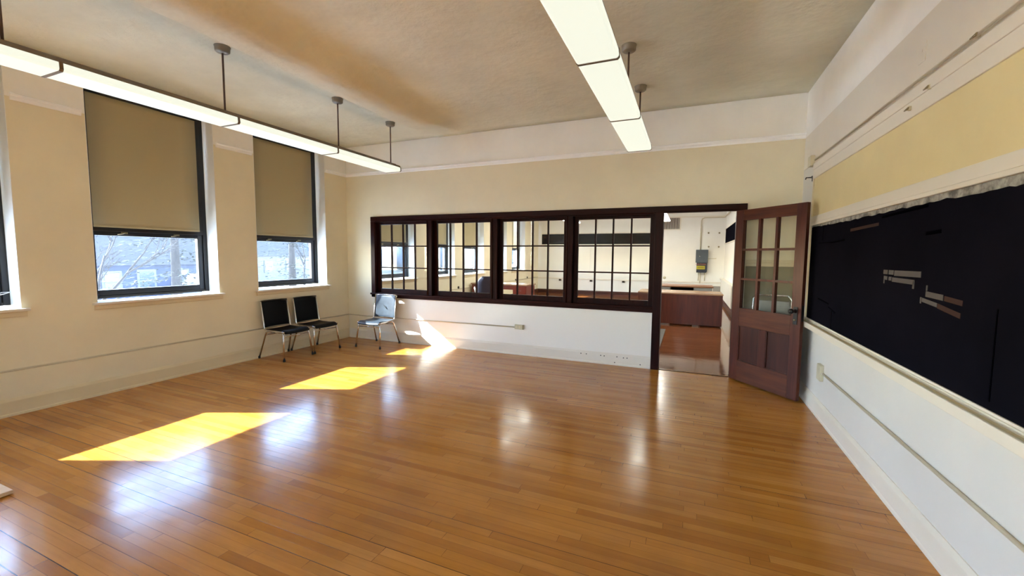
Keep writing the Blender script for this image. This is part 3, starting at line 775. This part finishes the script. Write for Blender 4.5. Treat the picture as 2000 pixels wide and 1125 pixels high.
# ------------------------------------------------------------------ the next room
def band_board(name, boxes, label):
    b = MB()
    for x in boxes: b.box(*x)
    o = b.build(name, M['board']); return tag(o, label, 'blackboard')
band_board('blackboard_band', [(.165, 4.70, OFF-.022, OFF-.002, 2.03, 2.44)], 'dark board band high on the far wall of the next room')
band_board('blackboard_band', [(W-.072, W-.052, 3.0, 10.4, 2.045, 2.525)], 'dark board band on the right wall of the next room')
def desk(name, x0, x1, y0, y1, h, label, top, body, ped, kneeface):
    t = empty(name, ((x0+x1)/2, (y0+y1)/2, 0), label=label, cat='desk'); w = (x1-x0)/2; d = (y1-y0)/2
    MB().box(-w, w, -d, d, h-.035, h).build('desktop', M[top], t, .008, 3)
    pw = ped
    for s in (-1, 1):
        a, b = (-w+.03, -w+.03+pw) if s < 0 else (w-.03-pw, w-.03)
        p = MB().box(a, b, -d+.03, d-.03, .03, h-.035).build('pedestal', M[body], t, .003)
        f = -1 if kneeface else 1
        yy = -d+.03 if kneeface else d-.03
        for k in range(3):
            z0 = .06+k*(h-.12)/3; z1 = z0+(h-.12)/3-.015
            dr = MB().box(a+.015, b-.015, min(yy, yy+f*.018), max(yy, yy+f*.018), z0, z1).build('drawer', M[body], p, .003)
            MB().tube([((a+b)/2-.05, yy+f*.018, (z0+z1)/2), ((a+b)/2-.05, yy+f*.035, (z0+z1)/2), ((a+b)/2+.05, yy+f*.035, (z0+z1)/2), ((a+b)/2+.05, yy+f*.018, (z0+z1)/2)], .005, 8).build('handle', M['grey_metal'], dr) if k == 2 else None
    return t, w, d
t, w, d = desk('office_desk', 4.78, 6.575, 4.13, 4.98, .742, 'large walnut desk with a closed front, seen through the open doorway', 'desk_top', 'desk_wood', .42, False)
MB().box(-w+.01, w-.01, -d+.01, -d+.028, .03, .707).build('front_panel', M['desk_wood'], t, .003)
MB().box(-w+.012, -w+.03, -d+.03, d-.03, .03, .707).box(w-.03, w-.012, -d+.03, d-.03, .03, .707).build('side_panel', M['desk_wood'], t, .003)
t, w, d = desk('office_desk', 4.95, 6.47, 5.92, 6.66, .785, 'grey steel desk with a brown top standing behind the large walnut desk', 'brown_top', 'grey_metal', .44, True)
MB().box(-w+.47, w-.47, d-.06, d-.04, .2, .75).build('modesty_panel', M['board'], t)
t, w, d = desk('office_desk', .06, 1.80, 4.66, 5.40, .752, 'reddish desk with kneehole behind the third interior sash', 'desk_top', 'red_desk', .40, True)
MB().box(-w+.43, w-.43, -d+.03, -d+.05, .60, .717).build('centre_drawer', M['red_desk'], t, .003)
def office_chair():
    t = empty('office_chair', (.80, 4.15, 0), PI/2+.5, label='navy high-backed office chair at the reddish desk in the next room', cat='chair')
    b = MB()
    for k in range(5):
        a = 2*PI*k/5; b.tube([(0, 0, .10), (.28*math.cos(a), .28*math.sin(a), .06)], .02, 8, radii=[.026, .016])
    b.build('star_base', M['rubber'], t)
    cb = MB()
    for k in range(5):
        a = 2*PI*k/5; cb.lathe([(.025, -.012), (.028, 0), (.025, .012)], (.28*math.cos(a), .28*math.sin(a), .028), 12, (math.cos(a+PI/2), math.sin(a+PI/2), 0))
    cb.build('casters', M['rubber'], t)
    MB().tube([(0, 0, .09), (0, 0, .42)], .026, 12).build('column', M['chrome'], t)
    g = [[(-.23+.46*i/10, -.24+.48*j/10, .50 + .02*((abs(j-5)/5)**2) - .02*max(0, (i-7)/3)) for j in range(11)] for i in range(11)]
    MB().slab(g, (0, 0, -.07)).build('seat', M['navy'], t, .02, 3)
    g = []
    for i in range(13):
        u = i/12; z = .50 + .50*u; hw = .24*math.sqrt(max(.05, 1-(max(0, u-.55)/.45)**2*.85))
        g.append([(-.24 - .08*u + .05*(abs(j-6)/6)**2, -hw + 2*hw*j/12, z) for j in range(13)])
    MB().slab(g, (-.06, 0, 0)).build('backrest', M['navy'], t, .02, 3)
    for s in (-1, 1):
        MB().tube([(-.15, s*.25, .47), (-.12, s*.29, .60), (-.10, s*.30, .68), (.15, s*.30, .68), (.18, s*.28, .60), (.15, s*.25, .47)], .018, 10).build('armrest', M['white_plastic'], t)
office_chair()
def office_bits():
    Y = OFF
    t = empty('wall_vent', (5.08, Y, 2.78), label='louvred air vent high on the far wall beyond the doorway', cat='vent')
    MB().box(-.46, .46, -.012, 0, -.245, .245).build('frame', M['trim'], t)
    MB().box(-.42, .42, -.016, -.011, -.205, .205).build('opening', M['dark_hole'], t)
    b = MB()
    for k in range(20): b.box(-.41+k*.0425, -.41+k*.0425+.016, -.03, -.014, -.205, .205)
    b.build('slats', M['trim'], t)
    t = empty('wall_vent', (6.81, Y, .39), label='small square grille low in the far corner beyond the desks', cat='vent')
    MB().box(-.14, .14, -.04, 0, -.14, .14).build('frame', M['trim'], t)
    MB().box(-.11, .11, -.044, -.039, -.11, .11).build('opening', M['dark_hole'], t)
    b = MB()
    for k in range(5): b.box(-.075+k*.0375-.006, -.075+k*.0375+.006, -.052, -.043, -.11, .11).box(-.11, .11, -.052, -.043, -.075+k*.0375-.006, -.075+k*.0375+.006)
    b.build('slats', M['trim'], t)
    # electrical panel
    t = empty('electrical_panel', (6.28, Y, 0), label='blue grey electrical box with yellow sticker on the far wall', cat='electrical panel')
    MB().box(-.20, .20, -.15, 0, 1.345, 1.815).build('upper_cabinet', M['panel_grey'], t, .006)
    MB().prism([(-.165, 1.345), (.19, 1.345), (.185, 1.03), (.155, .99), (-.165, .99)], Y*0-.13, 0, 'y').build('lower_cabinet', M['panel_dark'], t, .004)
    MB().lathe([(.022, 0), (.022, .01), (.010, .02)], (-.075, -.15, 1.58), 14, (0, -1, 0)).build('lock', M['chrome'], t)
    s = MB().box(-.162, .115, -.134, -.129, 1.11, 1.235).build('sticker', M['yellow'], t)
    MB().box(-.13, .09, -.1355, -.1335, 1.165, 1.175).box(-.13, .06, -.1355, -.1335, 1.185, 1.193).box(-.13, .08, -.1355, -.1335, 1.143, 1.151).build('sticker_print', M['dark_text'], s)
    cu = bpy.data.curves.new('caution_lettering', 'FONT'); cu.body = 'CAUTION'; cu.size = .075; cu.extrude = .001; cu.align_x = 'CENTER'; cu.align_y = 'CENTER'
    tmp = bpy.data.objects.new('tmp', cu); C.objects.link(tmp)
    me = bpy.data.meshes.new_from_object(tmp.evaluated_get(bpy.context.evaluated_depsgraph_get())); bpy.data.objects.remove(tmp)
    me.materials.clear(); me.materials.append(M['red_text'])
    o = bpy.data.objects.new('caution_lettering', me); C.objects.link(o); o.parent = t; o.location = (-.03, -.133, 1.285); o.rotation_euler = (PI/2, 0, 0)
    for x, z in ((-.09, .69), (-.035, .60), (.115, .69)):
        MB().tube([(x, -.03, 1.0), (x, -.03, z)], .016, 10).build('lower_pipe', M['conduit'], t)
    conduit('wall_conduit', [(6.22, Y-.03, 1.815), (6.22, Y-.03, 2.85), (6.25, Y-.03, 2.93), (6.33, Y-.03, 2.965), (6.90, Y-.03, 2.965), (6.98, Y-.08, 2.965), (6.985, 7.5, 2.965)], .022, 'painted conduit rising from the electrical box and turning along the ceiling')
    conduit('wall_conduit', [(6.49, Y-.012, 1.49), (6.76, Y-.012, 1.505)], .010, 'short painted conduit stub right of the electrical box')
    k0 = None
    for x, z, lab in ((6.47, 2.417, 'upper left'), (6.82, 2.412, 'upper right'), (6.49, 1.922, 'lower left'), (6.82, 1.921, 'lower right')):
        if k0 is None:
            k0 = MB().lathe([(.03, 0), (.03, .01), (.016, .014), (.014, .04), (.02, .05), (.012, .056)], (0, 0, 0), 14, (0, -1, 0)).build('wall_stud', M['brass']); o = k0
        else: o = k0.copy(); C.objects.link(o)
        o.location = (x, Y, z); tag(o, 'small dark fitting on the far wall, %s of four right of the electrical box' % lab, 'fitting', 'fittings right of the electrical box')
    o0 = None
    labs = ['small dark socket on the far wall in the third interior sash', 'small dark socket on the far wall, left one in the rightmost sash', 'small dark socket on the far wall, right one in the rightmost sash']
    for x, lab in zip((.973, 2.26, 3.53), labs):
        if o0 is None:
            o0 = empty('wall_socket', cat='socket', label=lab, group='dark sockets on the far wall')
            MB().box(-.045, .045, -.03, 0, -.035, .035).build('box', M['dark_hole'], o0, .004)
            MB().box(.045, .07, -.03, 0, -.02, .02).build('connector', M['grey_metal'], o0, .003); o = o0
        else: o = copy_tree(o0)
        o.location = (x, Y-.012, .565); o['label'] = lab
    s0 = None
    for y, z, lab in ((4.05, .66, 'behind the second interior sash'), (8.2, .66, 'left of the far window sliver'), (9.4, .70, 'in the far left corner')):
        if s0 is None:
            s0 = MB().lathe([(.035, 0), (.035, .02), (.02, .03)], (0, 0, 0), 14, (1, 0, 0)).build('wall_socket', M['dark_hole']); o = s0
        else: o = s0.copy(); C.objects.link(o)
        o.location = (0, y, z); tag(o, 'round dark socket on the next room window wall, '+lab, 'socket', 'round sockets on the next room window wall')
    conduit('wall_conduit', [(.01, PART+.02, .60), (.01, OFF-.03, .66)], .010, 'thin conduit low on the window wall of the next room')
    t = empty('door_chime', (5.03, Y, .77), label='small round beige fitting at the left edge of the doorway view', cat='fitting')
    MB().lathe([(.05, 0), (.055, .02), (.045, .045), (.02, .055)], (0, 0, 0), 20, (0, -1, 0)).build('body', M['outlet'], t)
    # floor grille
    t = empty('floor_grille', (5.36, 2.35, 0), label='narrow slatted floor grille just inside the next room', cat='grille')
    MB().box(-.09, .09, -1.1, 1.1, 0, .006).build('opening', M['dark_hole'], t)
    b = MB()
    for k in range(44): b.box(-.088, .088, -1.09+k*.0497, -1.09+k*.0497+.018, .005, .012)
    b.build('slats', M['grey_metal'], t)
office_bits()

# ------------------------------------------------------------------ outside
M['siding'] = paint('pale blue siding', (50, 62, 88), .7, .03, 0)
M['white_ext'] = plain('white house trim', (96, 99, 106), .6)
M['roof'] = plain('grey shingle roof', (40, 43, 50), .8)
M['ext_glass'] = plain('house window glass', (70, 84, 110), .2)
M['needles'] = plain('conifer needles', (44, 54, 48), .8, var=.25)
M['bark'] = plain('grey bark', (46, 44, 46), .9, var=.2)
M['bounce_ground'] = paint('pale bounce ground', (222, 226, 232), .8, .03, 0)  # bright colour for unseen ground that bounces daylight up indoors
M['grass'] = paint('winter lawn', (50, 53, 48), .9, .08, 0)
def exterior():
    GZ = -1.9
    o = struct(MB().box(-120, -.40, -70, 110, GZ-.3, GZ).build('ground_outside', M['grass']))
    struct(MB().box(-34, -.42, -40, 60, GZ, GZ+.03).build('ground_bounce', M['bounce_ground']))  # added reflector below the view, lifts light onto the ceiling
    def house(x, y0, y1, h, label, wins, gable=False, mat='siding', dp=6):
        t = empty('neighbour_house', (x, (y0+y1)/2, GZ), label=label, cat='house'); w = (y1-y0)/2
        MB().box(-dp, 0, -w, w, 0, h).build('walls', M[mat], t)
        if gable: MB().prism([(-w-.3, h-.05), (w+.3, h-.05), (0, h+w*.8)], -dp-.1, .3, 'x').build('roof', M['roof'], t); MB().prism([(-w, h), (w, h), (0, h+w*.72)], .28, .34, 'x').build('gable', M[mat], t)
        else: MB().prism([(-6.5, h-.05), (.5, h-.05), (-3, h+1.9)], -w-.4, w+.4, 'y').build('roof', M['roof'], t)
        for yy, zz, ww, hh in wins:
            f = MB().box(0, .08, yy-ww/2-.12, yy+ww/2+.12, zz-.12, zz+hh+.12).build('house_window', M['white_ext'], t)
            MB().box(.06, .10, yy-ww/2, yy+ww/2, zz, zz+hh).build('house_pane', M['ext_glass'], f)
            MB().box(.08, .12, yy-ww/2, yy+ww/2, zz+hh/2-.03, zz+hh/2+.03).build('sash_bar', M['white_ext'], f)
        return t
    house(-25, 3.5, 13.5, 2.75, 'pale blue house outside the large left window', [(-1.2, 1.15, .7, 1.1), (.5, 1.15, .75, 1.15), (2.4, 1.2, .7, 1.1), (-3.2, 1.1, .8, 1.2)])
    house(-21.2, 9.9, 11.4, 1.55, 'small white gabled shed in front of the blue house', [(0, .6, .5, .6)], True, 'white_ext', 2.5)
    house(-42, 24, 36, 3.2, 'pale house far behind the bare trees', [(-3, 1.2, 1, 1.3), (0, 1.2, 1, 1.3), (3, 1.2, 1, 1.3)], False, 'white_ext')
    def conifer(x, y, h, r, label):
        t = empty('conifer_tree', (x, y, GZ), label=label, cat='tree')
        MB().tube([(0, 0, 0), (0, 0, h*.95)], .2, 10, radii=[.26, .05]).build('trunk', M['bark'], t)
        b = MB()
        for k in range(170):
            u = random.random(); z = h*(.16+.8*u); a = random.uniform(0, 2*PI); L = r*(1-u)**.7*random.uniform(.6, 1.05)
            dx, dy = math.cos(a), math.sin(a)
            for q in range(7):
                s = (q+1)/7*L; px, py, pz = dx*s, dy*s, z - .18*s + random.uniform(-.08, .08)
                for e in range(3):
                    aa = a + random.uniform(-1.1, 1.1); l = random.uniform(.18, .42)
                    p1 = Vector((px, py, pz)); p2 = p1 + Vector((math.cos(aa)*l, math.sin(aa)*l, random.uniform(-.12, .08))); n = Vector((-math.sin(aa), math.cos(aa), random.uniform(-.3, .3)))*.05
                    b.bm.faces.new([b.bm.verts.new(v) for v in (p1-n, p2, p1+n)])
        b.build('foliage', M['needles'], t)
    conifer(-17.5, 6.6, 9.5, 3.6, 'evergreen tree in front of the blue house')
    conifer(-17.5, 13.2, 10, 2.4, 'evergreen tree right of the blue house windows')
    def bare(x, y, h, label, seed):
        rnd = random.Random(seed)
        t = empty('bare_tree', (x, y, GZ), label=label, cat='tree', group='bare trees outside'); b = MB()
        def br(p, d, L, r, lev):
            q = p + d*L; m = (p+q)/2 + Vector((rnd.uniform(-1, 1), rnd.uniform(-1, 1), 0))*L*.06
            b.tube([p, m, q], r, 5, radii=[r, r*.8, r*.6])
            if lev > 0:
                for _ in range(3):
                    dd = (d + Vector((rnd.uniform(-.8, .8), rnd.uniform(-.8, .8), rnd.uniform(-.1, .5)))).normalized()
                    s = rnd.uniform(.45, 1); br(p.lerp(q, s), dd, L*rnd.uniform(.55, .75), r*.55, lev-1)
        br(Vector((0, 0, 0)), Vector((rnd.uniform(-.06, .06), rnd.uniform(-.06, .06), 1)).normalized(), h*.42, h*.014, 5)
        b.build('branches', M['bark'], t)
    bl = ['bare tree outside the second window, left', 'bare tree outside the second window, middle', 'bare tree outside the second window, right', 'bare tree far outside the second window', 'bare tree outside the next room windows', 'bare tree left of the evergreen outside the large window']
    for (x, y, h), lab, s in zip(((-11, 9.9, 6.5), (-22, 18.0, 8), (-13, 13.6, 7), (-30, 26, 10), (-14, 22, 8), (-10, .5, 6)), bl, range(6)): bare(x, y, h, lab, s+11)
exterior()
def treeline():
    rnd = random.Random(5); b = MB(); GZ = -1.9
    for k in range(46):
        y = 44 + k*3.4; x = -50 - rnd.uniform(0, 8); h = rnd.uniform(5.5, 9); rr = rnd.uniform(2.2, 3.4)
        vs = []
        for i in range(9):
            th = PI*i/8
            vs.append((max(.05, rr*math.sin(th)*rnd.uniform(.8, 1.1)), h/2 - h/2*math.cos(th)))
        b.lathe(vs, (x, y, GZ), 10)
    tag(b.build('distant_trees', M['far_trees']), 'row of hazy trees far beyond the next room windows', 'trees', kind='stuff')
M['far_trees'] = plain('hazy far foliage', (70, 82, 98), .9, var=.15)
treeline()
